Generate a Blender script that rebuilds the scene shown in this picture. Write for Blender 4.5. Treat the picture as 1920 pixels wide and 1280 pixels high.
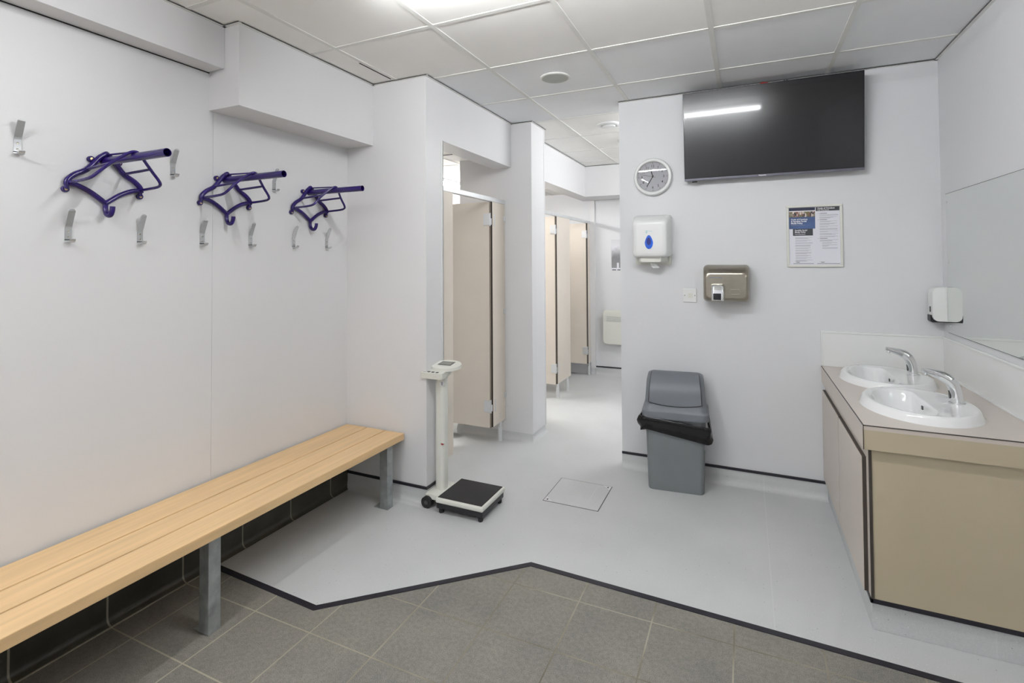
import bpy, bmesh, math, random
from mathutils import Vector, Matrix
random.seed(7)
S = bpy.context.scene
COL = S.collection
for o in list(bpy.data.objects): bpy.data.objects.remove(o)

# ------------------------------------------------------------------ camera
cd = bpy.data.cameras.new('camera'); cam = bpy.data.objects.new('camera', cd); COL.objects.link(cam)
YAW, PITCH, ROLL = .4285, .0219, -.0058
cf = Vector((-math.sin(YAW)*math.cos(PITCH), math.cos(YAW)*math.cos(PITCH), math.sin(PITCH)))
cr = Vector((math.cos(YAW), math.sin(YAW), 0)); cu = cr.cross(cf)
cr, cu = cr*math.cos(ROLL)+cu*math.sin(ROLL), -cr*math.sin(ROLL)+cu*math.cos(ROLL)
cam.matrix_world = Matrix(((cr.x, cu.x, -cf.x, 0), (cr.y, cu.y, -cf.y, 0), (cr.z, cu.z, -cf.z, 1.45), (0, 0, 0, 1)))
cd.sensor_width = 36; cd.lens = 957.63/1920*36; cd.shift_y = -(640-466.6)/1920
cd.clip_start = .02
S.camera = cam
# ------------------------------------------------------------------ world, exposure
W = bpy.data.worlds.new('world'); S.world = W; W.use_nodes = True
W.node_tree.nodes['Background'].inputs[0].default_value = (.8, .85, 1, 1)
W.node_tree.nodes['Background'].inputs[1].default_value = .0
S.view_settings.view_transform = 'Standard'; S.view_settings.look = 'None'
S.view_settings.gamma = 1; S.view_settings.use_curve_mapping = False
S.view_settings.exposure = 0.0
LAMP_MAIN = 128.0; FILL_REAR = 155.0; LAMP_CORRIDOR = 124.0; LAMP_SIDE = 70.0

# ------------------------------------------------------------------ materials
def nt(name):
    m = bpy.data.materials.new(name); m.use_nodes = True
    return m, m.node_tree.nodes, m.node_tree.links, m.node_tree.nodes['Principled BSDF']
def lin(c):
    return tuple((v/12.92 if v <= .04045 else ((v+.055)/1.055)**2.4) for v in c)
def mat(name, col, rough=.5, metal=0, noise=.03, nscale=12, bump=0, bscale=80, coat=0, spec=.5, stretch=None, aniso=0):
    m, N, L, P = nt(name)
    tc = N.new('ShaderNodeTexCoord'); mp = N.new('ShaderNodeMapping')
    L.new(tc.outputs['Object'], mp.inputs[0])
    if stretch: mp.inputs['Scale'].default_value = stretch
    no = N.new('ShaderNodeTexNoise'); no.inputs['Scale'].default_value = nscale; no.inputs['Detail'].default_value = 4
    L.new(mp.outputs[0], no.inputs['Vector'])
    r = N.new('ShaderNodeMapRange'); r.inputs['From Min'].default_value = .3; r.inputs['From Max'].default_value = .7
    r.inputs['To Min'].default_value = 1-noise; r.inputs['To Max'].default_value = 1+noise
    L.new(no.outputs['Fac'], r.inputs['Value'])
    mx = N.new('ShaderNodeVectorMath'); mx.operation = 'SCALE'; mx.inputs[0].default_value = col[:3]
    L.new(r.outputs[0], mx.inputs['Scale']); L.new(mx.outputs[0], P.inputs['Base Color'])
    P.inputs['Roughness'].default_value = rough; P.inputs['Metallic'].default_value = metal
    P.inputs['Coat Weight'].default_value = coat; P.inputs['Specular IOR Level'].default_value = spec
    if bump:
        n2 = N.new('ShaderNodeTexNoise'); n2.inputs['Scale'].default_value = bscale; n2.inputs['Detail'].default_value = 3
        L.new(mp.outputs[0], n2.inputs['Vector'])
        b = N.new('ShaderNodeBump'); b.inputs['Strength'].default_value = bump; b.inputs['Distance'].default_value = .002
        L.new(n2.outputs['Fac'], b.inputs['Height']); L.new(b.outputs[0], P.inputs['Normal'])
    return m
def emis(name, col, s):
    m, N, L, P = nt(name)
    P.inputs['Base Color'].default_value = (.8, .8, .8, 1)
    P.inputs['Emission Color'].default_value = (*col, 1); P.inputs['Emission Strength'].default_value = s
    return m

M = {}
M['wall'] = mat('wall_cladding', (.725, .72, .725), .42, noise=.012, nscale=1.5, spec=.4)
M['walltv'] = mat('wall_paint', (.715, .72, .735), .55, noise=.012, nscale=1.5, spec=.3)
M['tilewarm'] = mat('ceiling_tile_warm', (.90, .885, .855), .75, noise=.02, nscale=3)
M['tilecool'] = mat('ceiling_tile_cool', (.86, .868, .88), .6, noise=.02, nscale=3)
M['tbar'] = mat('ceiling_grid_white', (.78, .775, .745), .5)
M['grout'] = mat('pale_grout', (.36, .33, .26), .8, noise=.15)
M['gap'] = mat('shadow_gap_black', (.015, .015, .015), .8)
M['black'] = mat('black_pvc_strip', (.012, .011, .018), .45)
M['wood'] = mat('bench_maple', (.76, .52, .275), .38, noise=.09, nscale=4, stretch=(11, .5, 9), bump=.05, bscale=30)
M['galv'] = mat('galvanised_steel', (.36, .38, .38), .48, metal=.55, noise=.22, nscale=22, bump=.1)
M['purple'] = mat('purple_powder_coat', (.017, .006, .105), .26, noise=.05, coat=.25, spec=.35)
M['brass'] = mat('brass_bolt', (.75, .55, .25), .3, metal=1)
M['alu'] = mat('satin_aluminium', (.72, .73, .74), .36, metal=.55)
M['hookmetal'] = mat('satin_hook_metal', (.60, .61, .62), .27, metal=.75)
M['chrome'] = mat('chrome', (.78, .79, .80), .06, metal=1, noise=0)
M['steel'] = mat('brushed_steel', (.36, .33, .275), .30, metal=1, noise=.06, nscale=10, stretch=(1, 1, 40))
M['ceramic'] = mat('white_ceramic', (.84, .85, .85), .08, noise=.005, coat=.5)
M['plastic'] = mat('white_plastic', (.80, .81, .80), .25, noise=.008)
M['plasticg'] = mat('off_white_plastic', (.72, .72, .66), .38, noise=.01)
M['greyplas'] = mat('grey_bin_plastic', (.175, .19, .20), .42, noise=.05, nscale=6)
M['lidplas'] = mat('grey_lid_plastic', (.165, .177, .20), .5, noise=.04, nscale=6)
M['rubber'] = mat('black_rubber', (.014, .014, .016), .6, noise=.1, bump=.2, bscale=300)
M['blackplas'] = mat('black_plastic', (.012, .012, .016), .35)
M['bag'] = mat('black_polythene', (.006, .006, .007), .13, noise=.2, bump=.8, bscale=10, spec=.35)
for n_ in M['bag'].node_tree.nodes:
    if n_.type == 'BUMP': n_.inputs['Distance'].default_value = .012
M['beige'] = mat('beige_laminate', (.73, .66, .575), .40, noise=.02, nscale=5)
M['beigeb'] = mat('beige_cabinet_laminate', (.64, .575, .515), .42, noise=.02, nscale=5)
M['beigef'] = mat('sand_cabinet_laminate', (.50, .43, .305), .42, noise=.02, nscale=5)
M['beiget'] = mat('beige_worktop_laminate', (.60, .535, .485), .30, noise=.02, nscale=8)
M['dooredge'] = mat('brown_door_edge', (.20, .165, .13), .5)
M['brownedge'] = mat('dark_brown_edge', (.05, .04, .033), .5)
M['mirror'] = mat('silvered_glass', (.80, .82, .80), .015, metal=1, noise=0)
M['screen'] = mat('tv_screen_glass', (.006, .006, .0075), .21, noise=0, spec=.4, coat=.4)
M['screen'].node_tree.nodes['Principled BSDF'].inputs['Coat Roughness'].default_value = .05
M['bezel'] = mat('tv_bezel_black', (.01, .01, .014), .2)
M['bezelg'] = mat('tv_bezel_grey', (.14, .14, .17), .35, metal=.4)
M['paper'] = mat('paper_white', (.74, .74, .80), .5, noise=.01)
M['ink'] = mat('print_black', (.03, .03, .035), .6)
M['inkgrey'] = mat('print_grey', (.33, .33, .36), .6)
M['inkwhite'] = mat('print_white', (.85, .85, .87), .6)
M['inknavy'] = mat('print_navy', (.012, .015, .05), .5)
M['inkdark'] = mat('print_charcoal', (.04, .045, .05), .5)
M['blue'] = mat('dispenser_blue', (.01, .10, .62), .15)
M['bluedark'] = mat('dispenser_blue_dark', (.005, .02, .22), .15)
M['teal'] = mat('print_teal', (.25, .55, .62), .5)
M['coverblue'] = mat('cover_blue', (.055, .10, .24), .45, noise=.35, nscale=9)
M['steelblue'] = mat('print_blue', (.16, .2, .32), .5)
M['red'] = mat('red_cable', (.4, .02, .02), .4)
M['lcd'] = mat('lcd_grey', (.22, .23, .20), .2)
M['darkgrey'] = mat('dark_grey_plastic', (.06, .06, .06), .4)
M['speaker'] = mat('speaker_mesh_grey', (.45, .46, .43), .6, bump=.3, bscale=400)
M['darktile'] = mat('dark_wall_tile', (.04, .04, .032), .35, noise=.2, nscale=6)
M['lampmain'] = emis('lit_tube_main', (.965, .985, 1), LAMP_MAIN)
M['fillrear'] = emis('fill_tube_rear', (.965, .985, 1), FILL_REAR)
M['lampcorr'] = emis('lit_tube_corridor', (.965, .985, 1), LAMP_CORRIDOR)
M['lampside'] = emis('lit_tube_side', (1, .99, .97), LAMP_SIDE)

def math_n(N, L, op, a, b=None, c=None):
    n = N.new('ShaderNodeMath'); n.operation = op
    for i, v in enumerate((a, b, c)):
        if v is None: continue
        if isinstance(v, (int, float)): n.inputs[i].default_value = v
        else: L.new(v, n.inputs[i])
    return n.outputs[0]
def gridline(N, L, coord, off, pitch, w):
    # 1 on a joint line, 0 elsewhere
    t = math_n(N, L, 'ADD', coord, -off+pitch*50.5)
    t = math_n(N, L, 'MODULO', t, pitch)
    t = math_n(N, L, 'ABSOLUTE', math_n(N, L, 'SUBTRACT', t, pitch/2))
    return math_n(N, L, 'LESS_THAN', t, w/2)
def ramp(N, L, fac, stops):
    r = N.new('ShaderNodeValToRGB'); e = r.color_ramp.elements
    while len(e) < len(stops): e.new(.5)
    for i, (p, c) in enumerate(stops): e[i].position = p; e[i].color = (*c, 1)
    L.new(fac, r.inputs[0]); return r.outputs[0]
def mixc(N, L, f, a, b, mode='MIX'):
    n = N.new('ShaderNodeMix'); n.data_type = 'RGBA'; n.blend_type = mode
    for sock, v in ((n.inputs[0], f), (n.inputs[6], a), (n.inputs[7], b)):
        if isinstance(v, (int, float)): sock.default_value = v
        elif isinstance(v, tuple): sock.default_value = (*v, 1)
        else: L.new(v, sock)
    return n.outputs[2]
def noise(N, L, vec, scale, detail=3):
    n = N.new('ShaderNodeTexNoise'); n.inputs['Scale'].default_value = scale; n.inputs['Detail'].default_value = detail
    L.new(vec, n.inputs['Vector']); return n.outputs['Fac']

def make_floor_tile():
    m, N, L, P = nt('floor_tile_textured')
    tc = N.new('ShaderNodeTexCoord').outputs['Object']
    sp = N.new('ShaderNodeSeparateXYZ'); L.new(tc, sp.inputs[0])
    gx = gridline(N, L, sp.outputs[0], -.06, .302, .0055); gy = gridline(N, L, sp.outputs[1], 1.21, .302, .0055)
    g = math_n(N, L, 'MAXIMUM', gx, gy)
    fine = noise(N, L, tc, 420, 2); med = noise(N, L, tc, 60, 3); big = noise(N, L, tc, 3.0, 3)
    base = ramp(N, L, fine, [(.33, (.10, .096, .086)), (.5, (.22, .210, .19)), (.68, (.40, .385, .352))])
    base = mixc(N, L, .35, base, ramp(N, L, med, [(.35, (.12, .113, .095)), (.65, (.24, .228, .195))]))
    base = mixc(N, L, 1, base, ramp(N, L, big, [(.35, (.88, .88, .88)), (.65, (1.1, 1.08, 1.05))]), 'MULTIPLY')
    # the grout is pale by the bench and stained brown in the traffic area
    gr = ramp(N, L, noise(N, L, tc, 2.2, 2), [(.38, (.36, .32, .25)), (.5, (.22, .195, .145)), (.66, (.13, .11, .08))])
    gx2 = N.new('ShaderNodeMapRange'); gx2.inputs['From Min'].default_value = -1.9; gx2.inputs['From Max'].default_value = -1.1
    L.new(sp.outputs[0], gx2.inputs['Value'])
    gr = mixc(N, L, gx2.outputs[0], (.42, .37, .28), gr)
    L.new(mixc(N, L, g, base, gr), P.inputs['Base Color'])
    P.inputs['Roughness'].default_value = .55
    b = N.new('ShaderNodeBump'); b.inputs['Strength'].default_value = .35; b.inputs['Distance'].default_value = .0015
    h = math_n(N, L, 'SUBTRACT', fine, g); L.new(h, b.inputs['Height']); L.new(b.outputs[0], P.inputs['Normal'])
    return m
def make_vinyl():
    m, N, L, P = nt('floor_vinyl_safety')
    tc = N.new('ShaderNodeTexCoord').outputs['Object']
    sp = N.new('ShaderNodeSeparateXYZ'); L.new(tc, sp.inputs[0])
    big = noise(N, L, tc, 1.6, 4); fine = noise(N, L, tc, 300, 2)
    base = ramp(N, L, big, [(.35, (.55, .56, .56)), (.65, (.62, .63, .63))])
    base = mixc(N, L, .25, base, ramp(N, L, fine, [(.35, (.47, .48, .48)), (.65, (.70, .71, .71))]))
    def specks(scale, thr, col, base):
        v = N.new('ShaderNodeTexVoronoi'); v.inputs['Scale'].default_value = scale; L.new(tc, v.inputs['Vector'])
        a = math_n(N, L, 'LESS_THAN', v.outputs['Distance'], .10)
        s2 = N.new('ShaderNodeSeparateColor'); L.new(v.outputs['Color'], s2.inputs[0])
        b = math_n(N, L, 'GREATER_THAN', s2.outputs[0], thr)
        return mixc(N, L, math_n(N, L, 'MULTIPLY', a, b), base, col)
    base = specks(70, .72, (.80, .80, .80), base); base = specks(55, .86, (.26, .27, .28), base)
    seam = math_n(N, L, 'LESS_THAN', math_n(N, L, 'ABSOLUTE', math_n(N, L, 'SUBTRACT', sp.outputs[0], .085)), .0022)
    base = mixc(N, L, math_n(N, L, 'MULTIPLY', seam, .6), base, (.66, .67, .67))
    L.new(base, P.inputs['Base Color']); P.inputs['Roughness'].default_value = .42
    P.inputs['Specular IOR Level'].default_value = .4
    b = N.new('ShaderNodeBump'); b.inputs['Strength'].default_value = .12; b.inputs['Distance'].default_value = .001
    L.new(fine, b.inputs['Height']); L.new(b.outputs[0], P.inputs['Normal'])
    return m
M['ftile'] = make_floor_tile(); M['vinyl'] = make_vinyl()
def make_skirt_tile():
    m, N, L, P = nt('skirting_tile_dark')
    tc = N.new('ShaderNodeTexCoord').outputs['Object']
    sp = N.new('ShaderNodeSeparateXYZ'); L.new(tc, sp.inputs[0])
    g = gridline(N, L, sp.outputs[1], 1.21, .302, .007)
    n = noise(N, L, tc, 7, 4)
    L.new(mixc(N, L, g, ramp(N, L, n, [(.35, (.030, .029, .021)), (.7, (.070, .067, .052))]), (.28, .26, .20)), P.inputs['Base Color'])
    P.inputs['Roughness'].default_value = .3
    return m
M['stile'] = make_skirt_tile()
def make_far_poster():
    m, N, L, P = nt('far_poster_print')
    tc = N.new('ShaderNodeTexCoord').outputs['Object']
    sp = N.new('ShaderNodeSeparateXYZ'); L.new(tc, sp.inputs[0])
    n = noise(N, L, tc, 14, 4)
    z = math_n(N, L, 'ADD', sp.outputs[2], math_n(N, L, 'MULTIPLY', n, .12))
    c = ramp(N, L, z, [(.0, (.33, .33, .34)), (.22, (.22, .22, .23)), (.30, (.45, .45, .47)), (.36, (.70, .70, .74)), (.44, (.62, .62, .64))])
    L.new(c, P.inputs['Base Color']); P.inputs['Roughness'].default_value = .4
    return m
M['farposter'] = make_far_poster()
def make_photo():
    m, N, L, P = nt('notice_photo_band')
    tc = N.new('ShaderNodeTexCoord').outputs['Object']
    mp = N.new('ShaderNodeMapping'); mp.inputs['Scale'].default_value = (1, 1, .45); L.new(tc, mp.inputs[0])
    v = N.new('ShaderNodeTexVoronoi'); v.inputs['Scale'].default_value = 120; L.new(mp.outputs[0], v.inputs['Vector'])
    s = N.new('ShaderNodeSeparateColor'); L.new(v.outputs['Color'], s.inputs[0])
    c = ramp(N, L, s.outputs[0], [(.1, (.03, .03, .04)), (.35, (.22, .08, .06)), (.55, (.12, .16, .06)), (.75, (.35, .28, .25)), (.95, (.7, .6, .55))])
    L.new(c, P.inputs['Base Color']); P.inputs['Roughness'].default_value = .4
    return m
M['photo'] = make_photo()

# ------------------------------------------------------------------ mesh helpers
def bx(bm, x0, x1, y0, y1, z0, z1, mi=0, r=0, seg=2):
    t = bmesh.new()
    vs = [t.verts.new((x, y, z)) for x in (x0, x1) for y in (y0, y1) for z in (z0, z1)]
    for f in ((0, 1, 3, 2), (4, 6, 7, 5), (0, 4, 5, 1), (2, 3, 7, 6), (0, 2, 6, 4), (1, 5, 7, 3)):
        t.faces.new([vs[i] for i in f])
    if r: bmesh.ops.bevel(t, geom=list(t.edges), offset=r, segments=seg, profile=.5, affect='EDGES')
    bmesh.ops.recalc_face_normals(t, faces=t.faces)
    for f in t.faces: f.material_index = mi
    merge(bm, t)
def merge(bm, t, mtx=None):
    me = bpy.data.meshes.new('tmp'); t.to_mesh(me); t.free()
    if mtx is not None: me.transform(mtx)
    bm.from_mesh(me); bpy.data.meshes.remove(me)
def loft(bm, rings, cap0=True, cap1=True, closed=True, mi=0):
    t = bmesh.new(); R = [[t.verts.new(p) for p in r] for r in rings]; n = len(R[0])
    for a, b in zip(R, R[1:]):
        for i in range(n if closed else n-1):
            j = (i+1) % n; t.faces.new((a[i], a[j], b[j], b[i]))
    if cap0: t.faces.new(R[0][::-1])
    if cap1: t.faces.new(R[-1])
    bmesh.ops.remove_doubles(t, verts=t.verts, dist=1e-6)
    bmesh.ops.recalc_face_normals(t, faces=t.faces)
    for f in t.faces: f.material_index = mi
    merge(bm, t)
def tube(bm, pts, r, seg=12, cap=True, mi=0, flat=1.0):
    pts = [Vector(p) for p in pts]; rs = r if isinstance(r, (list, tuple)) else [r]*len(pts)
    rings = []; up = None
    for i, p in enumerate(pts):
        d = (pts[min(i+1, len(pts)-1)]-pts[max(i-1, 0)]).normalized()
        if up is None:
            up = Vector((0, 0, 1)) if abs(d.z) < .9 else Vector((1, 0, 0))
        s = d.cross(up)
        if s.length < 1e-6: s = d.orthogonal()
        s.normalize(); up = s.cross(d).normalized()
        rings.append([p+(s*math.cos(a)+up*math.sin(a)*flat)*rs[i] for a in [2*math.pi*k/seg for k in range(seg)]])
    loft(bm, rings, cap, cap, mi=mi)
def cyl(bm, c, axis, r, h, seg=24, mi=0, r2=None):
    c = Vector(c); a = Vector(axis).normalized(); u = a.orthogonal().normalized(); v = a.cross(u)
    r2 = r if r2 is None else r2
    mk = lambda cc, rr: [cc+(u*math.cos(t)+v*math.sin(t))*rr for t in [2*math.pi*k/seg for k in range(seg)]]
    loft(bm, [mk(c, r), mk(c+a*h, r2)], mi=mi)
def lathe(bm, c, axis, prof, seg=40, mi=0, cap0=True, cap1=True):
    c = Vector(c); a = Vector(axis).normalized(); u = a.orthogonal().normalized(); v = a.cross(u)
    loft(bm, [[c+a*h+(u*math.cos(t)+v*math.sin(t))*max(r, 1e-5) for t in [2*math.pi*k/seg for k in range(seg)]] for r, h in prof], cap0, cap1, mi=mi)
def poly(bm, pts, ext, mi=0, bev=0):
    # a flat polygon thickened by the vector ext
    e = Vector(ext); P = [Vector(p) for p in pts]
    loft(bm, [P, [p+e for p in P]], mi=mi)
def rr(cx, cz, w, h, r, n=6):
    # rounded rectangle outline in 2-D
    out = []
    for sx, sz, a0 in ((1, 1, 0), (-1, 1, 90), (-1, -1, 180), (1, -1, 270)):
        for k in range(n+1):
            a = math.radians(a0+90*k/n)
            out.append((cx+sx*(w/2-r)+r*math.cos(a), cz+sz*(h/2-r)+r*math.sin(a)))
    return out
def smooth_path(pts, n=6):
    P = [Vector(p) for p in pts]; out = []
    for i in range(len(P)-1):
        p0 = P[max(i-1, 0)]; p1 = P[i]; p2 = P[i+1]; p3 = P[min(i+2, len(P)-1)]
        for k in range(n):
            t = k/n
            out.append(.5*((2*p1)+(p2-p0)*t+(2*p0-5*p1+4*p2-p3)*t*t+(3*p1-p0-3*p2+p3)*t**3))
    out.append(P[-1]); return out
def text(bm, s, size, loc, rot=(math.pi/2, 0, 0), align='LEFT', mi=0, depth=.0004, bold=0, sx=1):
    cu_ = bpy.data.curves.new('t', 'FONT'); cu_.body = s; cu_.size = size; cu_.align_x = align; cu_.align_y = 'CENTER'
    cu_.extrude = depth; cu_.offset = bold; cu_.resolution_u = 2
    o = bpy.data.objects.new('t', cu_); COL.objects.link(o)
    bpy.context.view_layer.update()
    me = bpy.data.meshes.new_from_object(o.evaluated_get(bpy.context.evaluated_depsgraph_get()))
    from mathutils import Euler
    me.transform(Matrix.Translation(loc) @ Euler(rot).to_matrix().to_4x4() @ Matrix.Diagonal((sx, 1, 1, 1)))
    n0 = len(bm.faces); bm.from_mesh(me); bm.faces.ensure_lookup_table()
    for f in bm.faces[n0:]: f.material_index = mi
    bpy.data.objects.remove(o); bpy.data.meshes.remove(me); bpy.data.curves.remove(cu_)

BASE = {}
def weigh(o):
    w = o.modifiers.new('weighted_normal', 'WEIGHTED_NORMAL'); w.mode = 'FACE_AREA'; w.weight = 100; w.keep_sharp = True
def obj(name, bm, mats, parent=None, angle=35, label=None):
    me = bpy.data.meshes.new(name)
    bm.to_mesh(me); bm.free()
    for m in (mats if isinstance(mats, (list, tuple)) else [mats]): me.materials.append(M[m])
    for p in me.polygons: p.use_smooth = True
    me.set_sharp_from_angle(angle=math.radians(angle))
    o = bpy.data.objects.new(name, me); COL.objects.link(o); weigh(o)
    if parent is not None:
        b = BASE[parent.name]; me.transform(Matrix.Translation(-Vector(b))); o.parent = parent; BASE[o.name] = b
    if label: o['label'] = label
    return o
def thing(name, label, cat, loc=(0, 0, 0), group=None):
    o = bpy.data.objects.new(name, None); COL.objects.link(o); o.location = loc; o.empty_display_size = .05
    o['label'] = label; o['category'] = cat
    if group: o['group'] = group
    BASE[o.name] = tuple(loc); return o
def single(name, bm, mats, label, cat, loc=(0, 0, 0), group=None, angle=35):
    me = bpy.data.meshes.new(name); bm.to_mesh(me); bm.free(); me.transform(Matrix.Translation(-Vector(loc)))
    for m in (mats if isinstance(mats, (list, tuple)) else [mats]): me.materials.append(M[m])
    for p in me.polygons: p.use_smooth = True
    me.set_sharp_from_angle(angle=math.radians(angle))
    o = bpy.data.objects.new(name, me); COL.objects.link(o); o.location = loc; weigh(o)
    o['label'] = label; o['category'] = cat
    if group: o['group'] = group
    return o
def struct(name, bm, mats, angle=35):
    o = obj(name, bm, mats, None, angle); o['kind'] = 'structure'; return o
def dup(root, loc, label, group=None):
    r = root.copy(); COL.objects.link(r); r.location = loc; r['label'] = label
    if group: r['group'] = group
    for ch in list(root.children):
        c = ch.copy(); COL.objects.link(c); c.parent = r
        for g in list(ch.children):
            d = g.copy(); COL.objects.link(d); d.parent = c
    return r
B = bmesh.new

# ------------------------------------------------------------------ dimensions
XL, XR = -2.35, 1.003          # left and right walls
YF, YT, YE = -1.70, 3.604, 6.35   # wall behind the camera, television wall, far corridor wall
ZC = 2.567                      # ceiling
XP, YP = -1.74, 2.57            # pier
YS = 3.80                       # screen wall at the end of the cubicle opening
XQ = -1.56

# ------------------------------------------------------------------ structure
# strip between the two floor coverings (edge on the vinyl side)
SL = [(XL, 1.668), (-1.665, 1.640), (-.956, 2.292), (XR, 2.236)]
def offs(pts, d):
    out = []
    for i, p in enumerate(pts):
        ns = []
        for a, b in ((i-1, i), (i, i+1)):
            if a < 0 or b >= len(pts): continue
            v = Vector((pts[b][0]-pts[a][0], pts[b][1]-pts[a][1])).normalized(); ns.append(Vector((v.y, -v.x)))
        n = sum(ns, Vector((0, 0))).normalized(); k = d/max(.3, n.dot(ns[0]))
        out.append((p[0]+n.x*k, p[1]+n.y*k))
    return out
SL2 = offs(SL, .028)
b = B()
for i in range(3):
    (x0, y0), (x1, y1) = SL2[i], SL2[i+1]
    poly(b, [(x0, YF, 0), (x1, YF, 0), (x1, y1, 0), (x0, y0, 0)], (0, 0, -.05), 0)
    (x0, y0), (x1, y1) = SL[i], SL[i+1]
    poly(b, [(x0, y0, 0), (x1, y1, 0), (x1, YE+.1, 0), (x0, YE+.1, 0)], (0, 0, -.05), 1)
    poly(b, [(*SL2[i], 0), (*SL2[i+1], 0), (*SL[i+1], 0), (*SL[i], 0)], (0, 0, -.05), 1)
poly(b, [(-3.3, YP, 0), (XL, YP, 0), (XL, YE+.1, 0), (-3.3, YE+.1, 0)], (0, 0, -.05), 1)
struct('floor', b, ['ftile', 'vinyl'])
b = B()
for i in range(3):
    poly(b, [(*SL2[i], 0), (*SL2[i+1], 0), (*SL[i+1], 0), (*SL[i], 0)], (0, 0, .003), 0)
struct('trim_1', b, 'black')

# ceiling: tiles in a T-bar grid
gx = [-1.345+.604*k for k in range(-4, 5)]; gy = [2.04+.602*k for k in range(-7, 9)]
b = B(); H = .012
xs = [-3.3]+[g for g in gx if g > -3.2]+[XR]; ys = [YF]+[g for g in gy if g < YE]+[YE+.08]
for i in range(len(xs)-1):
    for j in range(len(ys)-1):
        x0, x1, y0, y1 = xs[i]+H, xs[i+1]-H, ys[j]+H, ys[j+1]-H
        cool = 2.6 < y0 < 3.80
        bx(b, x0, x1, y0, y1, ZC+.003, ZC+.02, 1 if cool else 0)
for g in xs[1:-1]: bx(b, g-H, g+H, YF, YE+.08, ZC, ZC+.02, 2)
for g in ys[1:-1]:
    for i in range(len(xs)-1): bx(b, xs[i]+H, xs[i+1]-H, g-H, g+H, ZC, ZC+.02, 2)
bx(b, -3.3, XR+.1, YF-.1, YE+.1, ZC+.02, ZC+.06, 0)
# thin dark joints where a few tiles sit proud of their bars
for (x0, x1, y) in ((-1.33, -.75, 3.256), (-1.33, -.95, 4.46), (-1.9, -1.36, 3.256), (-.12, .46, 3.256)):
    bx(b, x0, x1, y-.0015, y+.0015, ZC+.0015, ZC+.0035, 3)
bx(b, -1.972, -1.967, 2.25, 2.53, ZC-.0006, ZC+.002, 3)
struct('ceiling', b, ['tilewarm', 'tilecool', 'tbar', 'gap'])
# lower ceiling over the cubicles
b = B(); zc2 = 2.305
bx(b, -3.3, -1.90, YP+.18, YE, zc2, zc2+.03, 0)
for y in (3.35, 3.95, 4.55, 5.15, 5.75): bx(b, -3.3, -1.90, y-.012, y+.012, zc2-.003, zc2, 1)
for x in (-2.9, -2.3): bx(b, x-.012, x+.012, YP+.18, YE, zc2-.004, zc2, 1)
bx(b, -2.3, -1.98, 3.36, 3.372, zc2-.004, zc2-.001, 2); bx(b, -2.3, -1.98, 3.52, 3.53, zc2-.004, zc2-.001, 2)
struct('ceiling.001', b, ['tilewarm', 'tbar', 'gap'])

# walls
b = B(); bx(b, XL-.1, XL, YF-.1, 1.647, 0, ZC); bx(b, XL-.1, XL, 1.6485, YP+.18, 0, ZC)
bx(b, XL-.1, XL-.0015, 1.647, 1.6485, 0, ZC, 1)
struct('wall_left', b, ['wall', 'paper'])
b = B(); bx(b, XR, XR+.1, YF-.1, YE+.1, 0, ZC); struct('wall_right', b, 'walltv')
b = B(); bx(b, -.805, XR, YT, YT+.12, 0, ZC); struct('wall_back', b, 'walltv')
b = B(); bx(b, XL-.1, XR+.1, YF-.1, YF, 0, ZC); struct('wall_front', b, 'walltv')
b = B(); bx(b, XL, XP, YP, 2.752, 0, ZC); bx(b, XP-.16, XP, 2.752, YS, 2.21, ZC)
bx(b, XP-.001, XP+.004, 2.742, 2.756, .11, 2.21); bx(b, XP-.16, XP+.004, 2.752, 2.758, .11, 2.21)
struct('wall_pier', b, 'wall')
b = B(); bx(b, -2.225, XQ, YS, 4.09, .06, ZC); bx(b, -2.225, XQ-.01, YS+.006, 4.084, 0, .06, 1)
bx(b, XQ-.0005, XQ+.003, 4.078, 4.094, .06, ZC); bx(b, XQ-.06, XQ+.0015, YS-.0012, YS+.05, 1.55, 1.553)
struct('wall_screen', b, ['wall', 'vinyl'])
b = B(); bx(b, -3.4, XR+.1, YE, YE+.1, 0, ZC); struct('wall_corridor', b, 'walltv')
b = B(); bx(b, -3.4, -3.3, YP, YE+.1, 0, ZC); struct('wall_cubicles', b, 'wall')
b = B(); bx(b, -3.3, XL-.1, YP, YP+.18, 0, ZC); struct('wall_partition', b, 'wall')
b = B(); bx(b, -1.80, -1.737, YE-.02, YE, .075, 2.205); struct('trim_2', b, 'wall')
# boxed-in bulkheads
b = B(); bx(b, XL, -2.24, YF, 1.625, 2.37, ZC); bx(b, XL, -2.24+.0005, YF, 1.62, 2.366, 2.37, 1)
struct('trim_3', b, ['wall', 'wall'])
b = B(); bx(b, XL, XL+.004, YF, 1.625, 2.362, 2.3655); struct('trim_4', b, 'gap')
b = B(); bx(b, XL, -2.14, 1.626, YP, 2.181, ZC); struct('trim_5', b, 'wall')
b = B(); bx(b, -1.90, -1.74, 4.09, 5.93, 2.205, ZC); bx(b, -1.90, XR, 5.93, YE, 2.205, ZC)
struct('trim_6', b, 'wall')
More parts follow.
